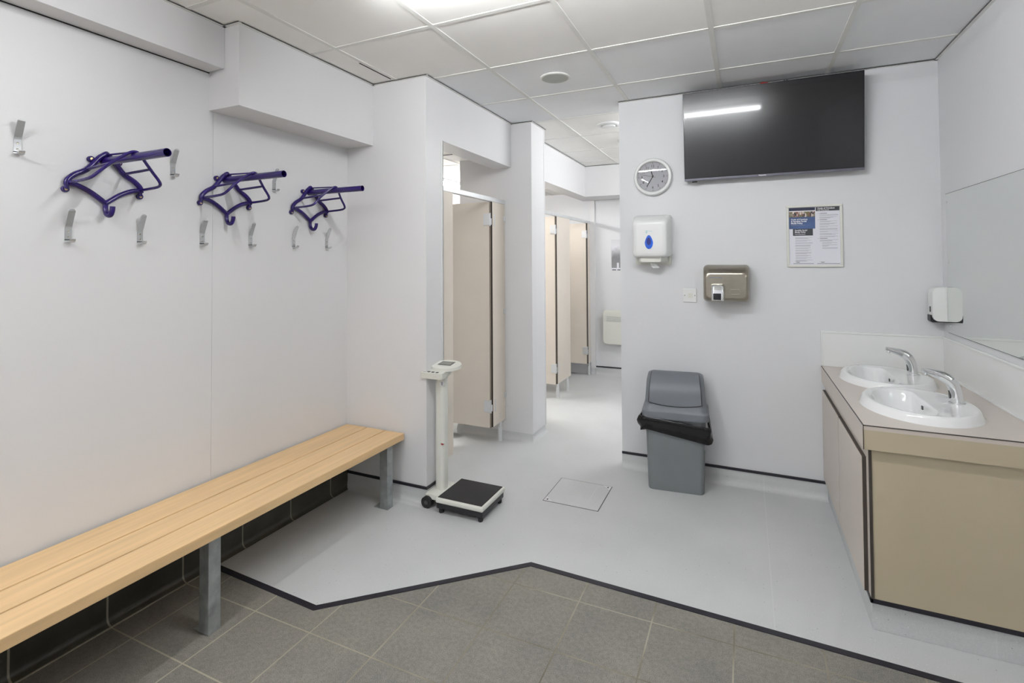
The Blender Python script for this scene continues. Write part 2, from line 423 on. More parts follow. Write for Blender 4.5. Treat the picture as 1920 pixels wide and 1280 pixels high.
# perimeter angle under the ceiling edge with its dark shadow line
def angle_trim(n, pts, w=.016):
    b = B()
    for (x0, y0), (x1, y1), (nx, ny) in pts:
        xa, xb = sorted((x0, x1)); ya, yb = sorted((y0, y1))
        if nx: bx(b, min(x0, x0+nx*w), max(x0, x0+nx*w), ya, yb, ZC-.004, ZC-.0002); bx(b, x0+nx*w-.0012, x0+nx*w+.0012, ya, yb, ZC-.0035, ZC+.0005, 1)
        else: bx(b, xa, xb, min(y0, y0+ny*w), max(y0, y0+ny*w), ZC-.004, ZC-.0002); bx(b, xa, xb, y0+ny*w-.0012, y0+ny*w+.0012, ZC-.0035, ZC+.0005, 1)
    struct(n, b, ['tbar', 'darkgrey'])
angle_trim('trim_7', [((XR, YF), (XR, YT), (-1, 0)), ((-.805, YT), (XR, YT), (0, -1)), ((XP, YP), (XP, YS), (1, 0)),
    ((-2.14, YP), (XP+.016, YP), (0, -1)), ((-2.14, 1.626), (-2.14, YP), (1, 0)), ((-2.24, 1.626), (-2.124, 1.626), (0, -1)),
    ((-2.24, YF), (-2.24, 1.625), (1, 0)), ((XP, YS), (XQ+.016, YS), (0, -1)), ((XQ, YS), (XQ, 4.09), (1, 0)),
    ((-1.74, 4.09), (-1.74, 5.93), (1, 0)), ((-1.74, 5.93), (XR, 5.93), (0, -1))])

# coved vinyl skirtings with a black capping
def cove(n, segs, cap=True, top=.095):
    prof = [(.042, .0005), (.026, .003), (.014, .012), (.007, .026), (.004, .045), (.004, top), (0, top)]
    b = B()
    pts = segs
    nrm = []
    for i in range(len(pts)-1):
        v = Vector((pts[i+1][0]-pts[i][0], pts[i+1][1]-pts[i][1])).normalized(); nrm.append(Vector((v.y, -v.x)))
    def at(i, d):
        if i == 0: n_ = nrm[0]; k = d
        elif i == len(pts)-1: n_ = nrm[-1]; k = d
        else: n_ = (nrm[i-1]+nrm[i]).normalized(); k = d/n_.dot(nrm[i])
        return Vector((pts[i][0]+n_.x*k, pts[i][1]+n_.y*k))
    def sweep(pr, mi):
        loft(b, [[(at(i, d).x, at(i, d).y, z) for d, z in pr] for i in range(len(pts))], mi=mi)
    sweep(prof+[(0, .0005)], 0)
    if cap: sweep([(.009, top), (.010, top+.006), (.009, top+.014), (0, top+.015), (0, top)], 1)
    struct(n, b, ['vinyl', 'black'], 50)
cove('baseboard_back', [(-.805, YT), (.43, YT)])
cove('baseboard_pier', [(XL+.006, YP), (XP, YP), (XP, 2.742)])
cove('baseboard_corridor', [(-1.737, YE), (XR, YE)])
cove('baseboard_screen', [(-2.22, YS+.006), (XQ-.01, YS+.006), (XQ-.01, 4.09)], False, .06)
b = B()   # dark coved tile skirting under the bench
loft(b, [[(XL+d, y, z) for d, z in ((0, .002), (.035, .002), (.02, .008), (.011, .02), (.0095, .035), (.0095, .145), (0, .145))] for y in (YF, YP-.002)])
bx(b, XL+.033, XL+.040, YF, 1.662, 0, .003, 1)
struct('baseboard_left', b, ['stile', 'grout'])

# ------------------------------------------------------------------ bench
t = thing('bench', 'long changing room bench with three pale varnished timber slats on galvanised legs', 'bench', (-2.12, .6, 0))
for k, (x0, x1) in enumerate(((-2.335, -2.172), (-2.166, -2.032), (-2.026, -1.890))):
    b = B(); bx(b, x0, x1, -1.2, 2.555, .370, .410, r=.004); obj('slat', b, 'wood', t)
for y in (-.78, .29, 1.336, 2.425):
    b = B(); bx(b, -1.970, -1.914, y, y+.052, .004, .368, r=.003)
    bx(b, -2.325, -1.970, y+.006, y+.046, .326, .368, r=.003)
    o = obj('leg', b, 'galv', t)
    b = B(); bx(b, -2.005 if y < 2 else -2.012, -1.914, y+.002, y+.054, 0, .005, r=.001); obj('foot_plate', b, 'galv', o)

# ------------------------------------------------------------------ saddle racks
def make_rack(y0, label):
    z0 = 1.857; x = XL
    t = thing('saddle_rack', label, 'saddle rack', (x, y0, z0), 'purple saddle racks along the left wall')
    P = lambda xo, yo, zo: (x+xo, y0+yo, z0+zo)
    b = B()
    for s in (-1, 1):
        tube(b, smooth_path([P(.014, 0, .030), P(.013, s*.022, .012), P(.013, s*.040, -.012), P(.013, s*.068, -.045), P(.013, s*.105, -.068), P(.014, s*.128, -.092), P(.014, s*.130, -.112)]), .0105, 12)
        tube(b, smooth_path([P(.014, s*.128, -.104), P(.014, s*.095, -.110), P(.014, s*.05, -.132), P(.014, 0, -.170)]), .0100, 12)
        tube(b, smooth_path([P(.012, s*.036, -.008), P(.010, s*.048, .0)]), .0085, 8)
        tube(b, smooth_path([P(.012, s*.128, -.108), P(.010, s*.131, -.127)]), .0085, 8)
    lathe(b, P(.006, 0, .028), (1, 0, 0), [(.011, 0), (.012, .012), (.006, .02)], 16)
    obj('wall_frame', b, 'purple', t)
    for (yo, zo) in ((-.049, .001), (.049, .001), (-.131, -.127), (.131, -.127)):
        b = B(); lathe(b, P(0, yo, zo), (1, 0, 0), [(.0125, 0), (.0125, .010), (.0105, .013), (.0065, .0132)], 20)
        lg = obj('fixing_lug', b, 'purple', t)
        b = B(); lathe(b, P(.012, yo, zo), (1, 0, 0), [(.0058, 0), (.0058, .0025), (.003, .003)], 16); obj('bolt', b, 'brass', lg)
    b = B()
    n = 24; ring = lambda xo, r: [P(xo, r*math.cos(2*math.pi*k/n), r*math.sin(2*math.pi*k/n)) for k in range(n)]
    loft(b, [ring(0, .0001), ring(0, .0160), ring(.405, .0160), ring(.406, .0148), ring(.405, .0136), ring(.20, .0136), ring(.20, .0001)])
    obj('pole', b, 'purple', t)
    b = B()
    pr = [(.014, -.125, -.103), (.12, -.125, -.098), (.158, -.122, -.092), (.172, -.112, -.078), (.178, -.080, -.043), (.190, -.048, -.012), (.205, -.018, .014), (.210, 0, .020)]
    path = [P(*p) for p in pr]+[P(p[0], -p[1], p[2]) for p in pr[-2::-1]]
    tube(b, smooth_path(path, 5), .0060, 10)
    for s in (-1, 1): tube(b, [P(.014, s*.066, -.042), P(.180, s*.072, -.034)], .0058, 8)
    tube(b, [P(.014, 0, .026), P(.205, 0, .020)], .004, 8)
    obj('saddle_hoop', b, 'purple', t)
    b = B()
    tube(b, smooth_path([P(.014, 0, -.165), P(.014, 0, -.195), P(.026, 0, -.216), P(.048, 0, -.218), P(.060, 0, -.200), P(.062, 0, -.184)]), .0095, 12)
    obj('bridle_hook', b, 'purple', t)
    return t
r0 = make_rack(1.185, 'purple metal saddle rack nearest the camera, with bright brass bolts on the left wall')
dup(r0, (XL, 1.712, 1.857), 'purple metal saddle rack in the middle of the three on the left wall')
dup(r0, (XL, 2.247, 1.857), 'purple metal saddle rack closest to the white pier, below the deep boxed bulkhead')

# ------------------------------------------------------------------ coat hooks
def make_hook(y, z, label, group):
    x = XL; t = thing('coat_hook', label, 'coat hook', (x, y, z), group); w = .011
    b = B()
    outer = [(.001, .000), (.001, .052), (.008, .072), (.030, .125)]; th = .003
    def strip(path, bm):
        loft(bm, [[(x+p[0], y-w, z+p[1]), (x+p[0], y+w, z+p[1]), (x+p[0]+th, y+w, z+p[1]+(.0006)), (x+p[0]+th, y-w, z+p[1]+.0006)] for p in path])
    strip([(.0, .006), (.0, .052), (.004, .062), (.026, .116)], b)
    rr_ = [(x+.026+.0014, y-w, z+.116)]
    poly(b, [(x+.026+.0035*k/6, y+w*math.cos(math.pi*k/6), z+.116+.0085*math.sin(math.pi*k/6)) for k in range(7)], (th, 0, .0004))
    obj('blade', b, 'hookmetal', t)
    b = B()
    lo = [(.0, .010), (.0, .004), (.0035, .0), (.012, -.002), (.026, -.001), (.034, .004), (.036, .008)]
    loft(b, [[(x+p[0], y-w*(1 if i < 5 else .8), z+p[1]), (x+p[0], y+w*(1 if i < 5 else .8), z+p[1]), (x+p[0]+(.003 if i < 2 else 0), y+w*(1 if i < 5 else .8), z+p[1]+(0 if i < 2 else .003)), (x+p[0]+(.003 if i < 2 else 0), y-w*(1 if i < 5 else .8), z+p[1]+(0 if i < 2 else .003))] for i, p in enumerate(lo)])
    obj('lower_hook', b, 'hookmetal', t)
    for dz in (.018, .040):
        b = B(); lathe(b, (x+.003, y, z+dz), (1, 0, 0), [(.0032, 0), (.0032, .001), (.0012, .0005)], 12); obj('screw', b, 'steel', t)
    return t
hk = make_hook(.914, 1.836, 'leftmost aluminium coat hook in the upper row, left of the nearest purple rack', 'coat hooks in the upper row')
dup(hk, (XL, 1.456, 1.836), 'aluminium coat hook in the upper row beside the nearest rack pole end')
dup(hk, (XL, 2.001, 1.836), 'aluminium coat hook in the upper row behind the middle purple rack pole')
for y, l in ((1.067, 'aluminium coat hook in the lower row, leftmost, below the left bolt of the nearest rack'),
             (1.321, 'second aluminium coat hook from the left in the lower row'),
             (1.595, 'aluminium coat hook in the lower row below the left corner of the middle purple rack'),
             (1.856, 'aluminium coat hook in the lower row below the right corner of the middle purple rack'),
             (2.136, 'second aluminium coat hook from the pier in the lower row'),
             (2.389, 'aluminium coat hook in the lower row nearest the pier, furthest right')):
    dup(hk, (XL, y, 1.529), l, 'coat hooks in the lower row')

# ------------------------------------------------------------------ television
t = thing('television', 'large black flat television tilted forward on the wall beneath the ceiling', 'television', (.139, 3.545, 1.965))
W_, H_ = .994, .566; x0 = -.358; x1 = x0+W_; z0 = 1.965; y0 = 3.545
b = B(); bx(b, x0, x1, y0-.012, y0+.028, z0, z0+H_, r=.003); obj('casing', b, 'bezel', t)
b = B(); bx(b, x0+.009, x1-.009, y0-.0135, y0-.0118, z0+.020, z0+H_-.009, r=.0004); obj('screen', b, 'screen', t, label='glossy black screen')
b = B(); bx(b, x0, x1, y0-.0145, y0-.004, z0-.002, z0+.013, r=.002); lo_ = obj('lower_bezel', b, 'bezelg', t, label='grey metallic strip along the bottom')
b = B(); text(b, 'Panasonic', .0105, (.139-.035, y0-.0148, z0+.0065), align='CENTER', bold=.0002); obj('logo', b, 'inkwhite', lo_)
b = B(); bx(b, x0+.045, x0+.078, y0-.010, y0+.012, z0-.010, z0-.002, r=.002)
for k in range(3): cyl(b, (x0+.050+k*.011, y0-.002, z0-.013), (0, 0, 1), .0035, .006, 10)
obj('sensor', b, 'blackplas', t)
b = B(); bx(b, .03, .27, y0+.026, y0+.034, z0+.18, z0+.40)
obj('wall_mount', b, 'darkgrey', t)
b = B(); tube(b, smooth_path([(.10, y0+.012, z0+H_-.004), (.105, y0+.02, z0+H_+.009), (.135, y0+.02, z0+H_+.006), (.15, y0+.012, z0+H_-.004)]), .004, 8, mi=0)
obj('cable', b, 'red', t, label='short red cable looping over the top edge')
b = B()
for xx in (.23, .245): cyl(b, (xx, y0+.01, z0+H_-.003), (0, 0, 1), .004, .011, 10)
obj('bracket_hook', b, 'darkgrey', t)
t.rotation_euler = (math.radians(5.7), 0, 0)

# ------------------------------------------------------------------ wall clock
cx, cz, R_ = -.571, 2.016, .128
t = thing('wall_clock', 'round white wall clock to the left of the television', 'clock', (cx, YT, cz))
b = B(); lathe(b, (cx, YT, cz), (0, -1, 0), [(.120, 0), (.128, .006), (.1285, .022), (.122, .034), (.108, .037), (.103, .030), (.102, .022)], 64, cap1=False); obj('rim', b, 'plastic', t)
b = B(); cyl(b, (cx, YT-.016, cz), (0, -1, 0), .103, .004, 48, mi=0)
yd = YT-.0206
for k in range(12):
    a = math.radians(30*k); n_ = 12 if k == 0 else k
    text(b, str(n_), .024, (cx+.073*math.sin(a), yd, cz+.073*math.cos(a)), align='CENTER', mi=1, bold=.0002)
    text(b, str(n_+12), .0085, (cx+.092*math.sin(a), yd, cz+.092*math.cos(a)), align='CENTER', mi=1)
for k in range(60):
    a = math.radians(6*k); c_, s_ = math.cos(a), math.sin(a)
    P_ = lambda r, o_: (cx+r*s_+o_*c_, yd+.0002, cz+r*c_-o_*s_)
    w_ = .0007 if k % 5 else .0014
    poly(b, [P_(.0985, -w_), P_(.0985, w_), P_(.102, w_), P_(.102, -w_)], (0, -.0004, 0), 1)
obj('dial', b, ['paper', 'ink'], t)
def hand(name, ang, L_, w_, y_, tail=.012):
    a = math.radians(ang); c_, s_ = math.cos(a), math.sin(a)
    P_ = lambda r, o_: (cx+r*s_+o_*c_, y_, cz+r*c_-o_*s_)
    b = B(); poly(b, [P_(-tail, -w_), P_(-tail, w_), P_(L_*.6, w_*1.15), P_(L_, w_*.5), P_(L_, -w_*.5), P_(L_*.6, -w_*1.15)], (0, -.0008, 0)); cyl(b, (cx, y_+.0004, cz), (0, -1, 0), w_*2, .0012, 14)
    obj(name, b, 'ink', t)
hand('hour_hand', 347, .052, .0028, YT-.0215, 0); hand('minute_hand', 211, .078, .0026, YT-.0232); hand('second_hand', 284, .090, .0008, YT-.0247, .02)
m, N, L, P = nt('clock_glass'); P.inputs['Base Color'].default_value = (1, 1, 1, 1); P.inputs['Roughness'].default_value = .02
P.inputs['Transmission Weight'].default_value = 1; P.inputs['IOR'].default_value = 1.45; M['glass'] = m
b = B()
lathe(b, (cx, YT-.0275, cz), (0, -1, 0), [(.1025, 0), (.1025, .0012), (.07, .0030), (.035, .0038), (.0001, .004)], 40, cap1=False)
obj('glass', b, 'glass', t)

# ------------------------------------------------------------------ paper towel dispenser
t = thing('towel_dispenser', 'white centrefeed paper towel dispenser with a blue teardrop window, below the clock', 'towel dispenser', (-.57, YT, 1.41))
b = B()
def ringy(y, xa, xb, za, zb, r): return [(p[0], y, p[1]) for p in rr((xa+xb)/2, (za+zb)/2, xb-xa, zb-za, r)]
loft(b, [ringy(YT, -.695, -.450, 1.475, 1.752, .02), ringy(YT-.06, -.695, -.452, 1.465, 1.750, .022), ringy(YT-.125, -.690, -.458, 1.462, 1.725, .028), ringy(YT-.155, -.683, -.464, 1.466, 1.712, .032), ringy(YT-.166, -.672, -.474, 1.476, 1.700, .036), ringy(YT-.169, -.650, -.495, 1.50, 1.68, .03)])
cov = obj('cover', b, 'plastic', t, 50)
b = B(); loft(b, [ringy(YT, -.688, -.458, 1.415, 1.475, .006), ringy(YT-.03, -.688, -.458, 1.415, 1.475, .006)])
loft(b, [[(p[0], y, p[1]) for p in rr(-.572, (1.425+1.472)/2+dz, w, .045, .012)] for y, w, dz in ((YT-.03, .19, 0), (YT-.10, .17, .002), (YT-.135, .13, .006))])
obj('base', b, 'plasticg', t, 50)
def drop(s, dz, y, cxx=-.577, czz=1.562):
    out = []
    for k in range(36):
        a = 2*math.pi*k/36; zz = math.cos(a); xx = math.sin(a)*(1-.30*zz) if zz > 0 else math.sin(a)
        out.append((cxx+xx*.0265*s, y, czz+dz+(zz*.044 if zz < 0 else zz*.048)*s))
    return out
b = B(); loft(b, [drop(1, 0, YT-.168), drop(1, 0, YT-.1715), drop(.8, 0, YT-.173)]); w1 = obj('window', b, 'blue', cov, label='blue teardrop window')
b = B(); loft(b, [drop(.58, .006, YT-.1725), drop(.52, .006, YT-.1738)]); obj('window_core', b, 'bluedark', t, label='darker blue core of the teardrop')
b = B()
tube(b, smooth_path([(-.598, YT-.170, 1.637), (-.588, YT-.170, 1.640), (-.590, YT-.170, 1.630), (-.598, YT-.170, 1.626), (-.586, YT-.170, 1.626)]), .0011, 6)
for k in range(4): tube(b, smooth_path([(-.582+k*.007, YT-.170, 1.635), (-.580+k*.007, YT-.170, 1.637), (-.577+k*.007, YT-.170, 1.634)]), .0009, 6)
obj('logo', b, 'teal', cov)
b = B()
for k, (dx, dz) in enumerate(((0, 0), (.012, -.004))):
    loft(b, [[(-.572+dx+u*.014*(1+.2*i)+.006*i, YT-.085+.006*math.sin(u*5+i+k), 1.432-.012*i+dz+.002*math.sin(u*9+i)) for u in (-1, -.6, -.2, .2, .6, 1)]+[(-.572+dx+u*.014*(1+.2*i)+.006*i, YT-.083+.006*math.sin(u*5+i+k), 1.432-.012*i+dz+.002*math.sin(u*9+i)) for u in (1, .6, .2, -.2, -.6, -1)] for i in range(4)])
obj('paper_end', b, 'plastic', t, label='torn end of the paper roll hanging from the slot')

# ------------------------------------------------------------------ hand dryer
t = thing('hand_dryer', 'brushed steel electric hand dryer with a chrome nozzle', 'hand dryer', (-.11, YT, 1.18))
b = B()
loft(b, [ringy(YT, -.250, .022, 1.178, 1.412, .022), ringy(YT-.07, -.250, .022, 1.178, 1.410, .024), ringy(YT-.115, -.246, .018, 1.184, 1.392, .028), ringy(YT-.137, -.238, .010, 1.192, 1.366, .030), ringy(YT-.145, -.224, -.004, 1.206, 1.350, .026)])
bd = obj('casing', b, 'steel', t, 55)
b = B()
yy = YT-.145
loft(b, [[(p[0], y, p[1]) for p in rr(-.160, 1.243, w, h, .018)] for y, w, h in ((yy+.004, .086, .104), (yy-.016, .082, .100), (yy-.030, .068, .086))])
loft(b, [[(p[0], p[1], z) for p in rr(-.160, yy-.012, w, d, .016)] for z, w, d in ((1.284, .070, .034), (1.24, .078, .052), (1.196, .074, .056), (1.190, .072, .054))])
nz = obj('nozzle', b, 'chrome', t, 50, label='chrome air nozzle')
b = B(); bx(b, -.186, -.140, yy-.0425, yy-.034, 1.196, 1.236, r=.003); obj('air_opening', b, 'blackplas', nz)
b = B()
for (a_, c_, e_, f_) in ((-.088, -.034, 1.258, 1.261), (-.088, -.034, 1.228, 1.231), (-.088, -.085, 1.228, 1.261), (-.037, -.034, 1.228, 1.261)): bx(b, a_, c_, yy-.0025, yy+.001, e_, f_, r=.0008)
obj('sensor_plate', b, 'steel', t)
b = B(); bx(b, -.210, -.165, yy-.0006, yy+.001, 1.331, 1.3345); bx(b, -.160, -.135, yy-.0006, yy+.001, 1.331, 1.3345); obj('logo', b, 'steelblue', t)

# ------------------------------------------------------------------ fused switch
t = thing('fused_switch', 'small square white fused switch plate left of the hand dryer', 'switch', (-.341, YT, 1.163))
b = B(); bx(b, -.384, -.298, YT-.009, YT, 1.164, 1.252, r=.003); obj('plate', b, 'plastic', t)
b = B(); bx(b, -.352, -.322, YT-.0115, YT-.008, 1.193, 1.223, r=.001); bx(b, -.352, -.340, YT-.0125, YT-.011, 1.196, 1.220, r=.001); obj('fuse_holder', b, 'plasticg', t)
for xx in (-.373, -.309): b = B(); cyl(b, (xx, YT-.0085, 1.208), (0, -1, 0), .003, .0012, 12); obj('screw', b, 'darkgrey', t)

# ------------------------------------------------------------------ framed notice
t = thing('framed_notice', 'framed code of conduct notice with two printed sheets on the wall', 'notice', (.382, YT, 1.398))
x0, x1, z0, z1 = .236, .531, 1.398, 1.776
b = B()
for (a_, c_, e_, f_) in ((x0, x1, z0, z0+.012), (x0, x1, z1-.012, z1), (x0, x0+.012, z0+.012, z1-.012), (x1-.012, x1, z0+.012, z1-.012)): bx(b, a_, c_, YT-.014, YT, e_, f_, r=.002)
obj('frame', b, 'plasticg', t)
b = B(); bx(b, x0+.012, x1-.012, YT-.006, YT-.001, z0+.012, z1-.012); obj('backing_sheet', b, 'paper', t)
y_ = YT-.0062
def R2(b, a_, c_, e_, f_, mi, k=0): bx(b, a_, c_, y_-.0006-k*.0005, y_, e_, f_, mi)
xm = .391
b = B(); R2(b, x0+.014, xm-.001, 1.632, z1-.014, 0)
R2(b, x0+.014, xm-.001, z1-.016-.018, z1-.014, 2, .5)
R2(b, x0+.014, xm-.001, 1.705, 1.740, 1, .5)
R2(b, x0+.014, xm-.001, 1.738, 1.7435, 3, .7)
for k, s_ in enumerate(('Code of Conduct', '& Sensible Social', 'Media Policy')): text(b, s_, .0125, (x0+.024, y_-.0012, 1.690-.0118*k), mi=3, bold=.00035)
R2(b, x0+.024, x0+.10, 1.6545, 1.6560, 4, .6)
obj('left_cover', b, ['coverblue', 'photo', 'inknavy', 'inkwhite', 'inkgrey'], t, label='blue printed cover with a photograph band')
b = B(); bx(b, x0+.020, xm-.001, YT-.0064, YT-.0058, z0+.014, 1.632, 3); R2(b, x0+.034, xm-.014, 1.590, 1.632, 0)
for k, s_ in enumerate(('Sensible Social', 'Media Policy')): text(b, s_, .0115, (x0+.044, y_-.0012, 1.623-.0112*k), mi=1, bold=.0003)
text(b, 'Full Members', .0105, (x0+.044, y_-.0012, 1.599), mi=1)
zz = 1.578
random.seed(3)
for k in range(10):
    for j in range(2 if k % 3 else 3):
        R2(b, x0+.046, xm-.016-(random.random()*.05 if j else random.random()*.012), zz, zz+.0016, 2); zz -= .0042
    zz -= .0055
R2(b, x0+.034, xm-.012, z0+.019, z0+.0215, 0); R2(b, x0+.050, x0+.068, z0+.028, z0+.031, 0); R2(b, x0+.044, x0+.049, z0+.032, z0+.033, 0)
obj('left_sheet', b, ['inkdark', 'inkwhite', 'inkgrey', 'paper'], t)
b = B(); bx(b, xm+.001, x1-.013, YT-.0064, YT-.0058, z0+.014, z1-.013, 3); R2(b, xm+.003, x1-.014, 1.738, z1-.014, 0)
text(b, 'Code of Conduct', .0125, (xm+.012, y_-.0012, 1.754), mi=1, bold=.0003); text(b, 'Full Members', .0110, (xm+.012, y_-.0012, 1.7435), mi=1)
zz = 1.722
for k in range(13):
    if k in (0, 2, 9): R2(b, xm+.022, xm+.022+.04, zz, zz+.0026, 0); R2(b, xm+.014, xm+.017, zz, zz+.0026, 0); zz -= .0085
    for j in range(3 if k % 2 else 2):
        R2(b, xm+.022+(.012 if k > 9 else 0), x1-.018-(random.random()*.06 if j else random.random()*.012), zz, zz+.0016, 2); zz -= .0041
    zz -= .005
R2(b, xm+.006, x1-.016, z0+.019, z0+.0215, 0); R2(b, xm+.026, xm+.044, z0+.028, z0+.031, 0); R2(b, xm+.018, xm+.024, z0+.032, z0+.033, 0)
obj('right_sheet', b, ['inkdark', 'inkwhite', 'inkgrey', 'paper'], t)

# ------------------------------------------------------------------ mirror and soap dispenser
XM = XR-.006
t = thing('wall_mirror', 'large frameless wall mirror screwed to the right wall above the washbasins', 'mirror', (XR, 2.9, 1.045))
b = B(); bx(b, XM, XR, 2.20, 3.516, 1.045, 1.795, r=.0008); obj('glass_pane', b, 'mirror', t)
b = B(); bx(b, XM+.001, XR, 2.1985, 3.5178, 1.0428, 1.7972); obj('backing', b, 'darkgrey', t)
for y, z in ((3.500, 1.752), (3.490, 1.425), (3.486, 1.082)):
    b = B(); lathe(b, (XM, y, z), (-1, 0, 0), [(.0085, 0), (.0082, .0012), (.004, .002)], 16); obj('mirror_screw', b, 'chrome', t)
t = thing('soap_dispenser', 'white wall-mounted soap dispenser in the corner at the edge of the mirror', 'soap dispenser', (XR, 3.56, 1.10))
def soap(y, s=0):
    pts = []
    for k in range(9): a = math.radians(90+90*k/8); pts.append((.965+(.033-s)*math.cos(a), y, 1.255+(.033-s)*math.sin(a)))
    for k in range(9): a = math.radians(180+90*k/8); pts.append((.962+(.030-s)*math.cos(a), y, 1.130+(.030-s)*math.sin(a)))
    return [(XR, y, 1.288-s)]+pts+[(XR, y, 1.10+s)]
b = B(); loft(b, [soap(3.524, .006), soap(3.519, .001), soap(3.523), soap(3.595)][1:]); obj('cover', b, 'plastic', t, 50)
b = B(); bx(b, .926, .938, 3.535, 3.590, 1.100, 1.134, r=.002); bx(b, .930, XR, 3.526, 3.590, 1.095, 1.108, r=.002); obj('push_bar', b, 'blackplas', t)
b = B(); bx(b, .929, .935, 3.55, 3.565, 1.150, 1.180); obj('level_window', b, 'darkgrey', t)

# ------------------------------------------------------------------ vanity
t = thing('vanity_cabinet', 'beige laminate vanity cabinet with black edges under the washbasins', 'cabinet', (.72, 3.0, 0))
b = B(); bx(b, .432, XR-.002, 2.428, YT-.002, 0, .112, r=.002)
obj('plinth', b, 'vinyl', t, label='grey vinyl plinth')
b = B(); bx(b, .424, XR-.002, 2.413, 2.430, .108, .128, r=.003); bx(b, .424, .436, 2.413, YT-.001, .108, .128, r=.003); obj('plinth_strip', b, 'black', t)
b = B(); bx(b, .436, XR-.002, 2.414, 2.432, .127, .703); obj('front_panel', b, 'beigef', t)
b = B(); bx(b, .4265, .4365, 2.410, 2.4155, .127, .703); obj('front_panel_edge', b, 'brownedge', t, label='dark brown edge strip')
b = B(); bx(b, .4265, .440, 2.4155, YT-.001, .127, .703); bx(b, .44, XR-.002, YT-.02, YT-.002, .127, .703); bx(b, .44, XR-.002, 2.432, YT-.02, .127, .145)
obj('carcass', b, 'beigeb', t)
for (ya, yb) in ((2.455, 3.008), (3.018, YT-.006)):
    b = B(); bx(b, .4125, .4262, ya, yb, .130, .658, mi=1); bx(b, .4095, .4125, ya+.001, yb-.001, .131, .657, mi=0)
    obj('door', b, ['beigeb', 'brownedge'], t)
# worktop with two basin cut-outs
SINK = ((.668, 2.745), (.668, 3.298)); SA, SB = .210, .272
t = thing('worktop', 'beige laminate worktop with a deep front edge and thin dark edging', 'worktop', (.7, 3.0, .8))
t2 = bmesh.new()
outer = [(.408, 2.392), (XR, 2.392), (XR, YT), (.408, YT)]
loops = [outer]+[[(sx+.150*math.cos(a)-.01, sy+.235*math.sin(a)) for a in [2*math.pi*k/40 for k in range(40)]] for sx, sy in SINK]
ed = []
for lp in loops:
    vs = [t2.verts.new((x, y, .80)) for x, y in lp]
    ed += [t2.edges.new((vs[i], vs[(i+1) % len(vs)])) for i in range(len(vs))]
bmesh.ops.triangle_fill(t2, edges=ed, use_beauty=True)
bmesh.ops.recalc_face_normals(t2, faces=t2.faces)
g = bmesh.ops.extrude_face_region(t2, geom=list(t2.faces)); bmesh.ops.translate(t2, verts=[v for v in g['geom'] if isinstance(v, bmesh.types.BMVert)], vec=(0, 0, -.018))
bmesh.ops.recalc_face_normals(t2, faces=t2.faces)
b = B(); merge(b, t2); obj('top_board', b, 'beiget', t)
b = B(); bx(b, .408, .4245, 2.408, YT, .706, .782); obj('side_apron', b, 'beigeb', t)
b = B(); bx(b, .4085, XR, 2.392, 2.408, .706, .782); obj('front_apron', b, 'beigef', t)
b = B(); bx(b, .4072, .4102, 2.3905, YT, .7975, .8008); bx(b, .4072, XR, 2.3905, 2.3935, .7975, .8008); bx(b, .4072, .4095, 2.3905, 2.3935, .706, .7975); obj('edging', b, 'brownedge', t)
# splashbacks
t = thing('splashback', 'white plastic splashback panel on the television wall behind the worktop', 'splashback', (.7, YT, .8), 'white splashbacks above the worktop')
b = B(); bx(b, .412, XR-.006, YT-.006, YT, .801, 1.005); obj('panel', b, 'ceramic' if 0 else 'plastic', t)
b = B(); bx(b, .408, XR-.006, YT-.010, YT, 1.000, 1.012, r=.002); bx(b, .408, .418, YT-.010, YT, .801, 1.000, r=.002); obj('edge_trim', b, 'plastic', t)
t = thing('splashback', 'white plastic splashback panel on the right wall below the mirror', 'splashback', (XR, 3, .8), 'white splashbacks above the worktop')
b = B(); bx(b, XR-.006, XR, 2.392, YT-.006, .801, 1.005); obj('panel', b, 'plastic', t)
b = B(); bx(b, XR-.010, XR, 2.392, YT-.010, 1.000, 1.012, r=.002); bx(b, XR-.016, XR-.004, 2.392, YT-.010, .800, .808, r=.002); obj('edge_trim', b, 'plastic', t)
# basins
def make_basin(sx, sy, label):
    t = thing('washbasin', label, 'washbasin', (sx, sy, .8), 'white washbasins in the worktop')
    n = 72
    def el(a_, b_, z, dx=0, e=2.0, flat=None):
        o_ = []
        for k in range(n):
            th = 2*math.pi*k/n; c_, s_ = math.cos(th), math.sin(th)
            x = a_*math.copysign(abs(c_)**(2/e), c_); y = b_*math.copysign(abs(s_)**(2/e), s_)
            if flat is not None and x > 0: x = flat*math.tanh(x/flat*1.35)/math.tanh(1.35*a_/flat) if flat else x
            o_.append((sx+dx+x, sy+y, z))
        return o_
    rings = [el(SA, SB, .8002), el(SA-.003, SB-.003, .806), el(SA-.009, SB-.009, .822), el(SA-.015, SB-.015, .832), el(SA-.023, SB-.023, .8355), el(SA-.034, SB-.034, .8345),
             el(.126, .222, .8300, -.038, flat=.07), el(.122, .216, .8270, -.038, flat=.068), el(.114, .205, .808, -.037, flat=.062), el(.104, .186, .770, -.034, flat=.056),
             el(.086, .150, .735, -.030, flat=.05), el(.058, .092, .716, -.028), el(.024, .024, .711, -.026)]
    b = B(); loft(b, rings, False, False)
    # underside shell gives the bowl thickness
    loft(b, [el(.142, .228, .799, -.012), el(.132, .212, .77, -.02), el(.11, .17, .715, -.028), el(.05, .07, .698, -.028), el(.02, .02, .698, -.026)], False, True)
    obj('bowl', b, 'ceramic', t, 60)
    b = B(); lathe(b, (sx-.026, sy, .7095), (0, 0, 1), [(.026, 0), (.025, .003), (.016, .003), (.012, .001)], 24); obj('waste', b, 'chrome', t)
    b = B(); bx(b, sx+.0125, sx+.0185, sy-.004, sy+.010, .796, .8125, r=.002); obj('overflow', b, 'darkgrey', t)
    return t
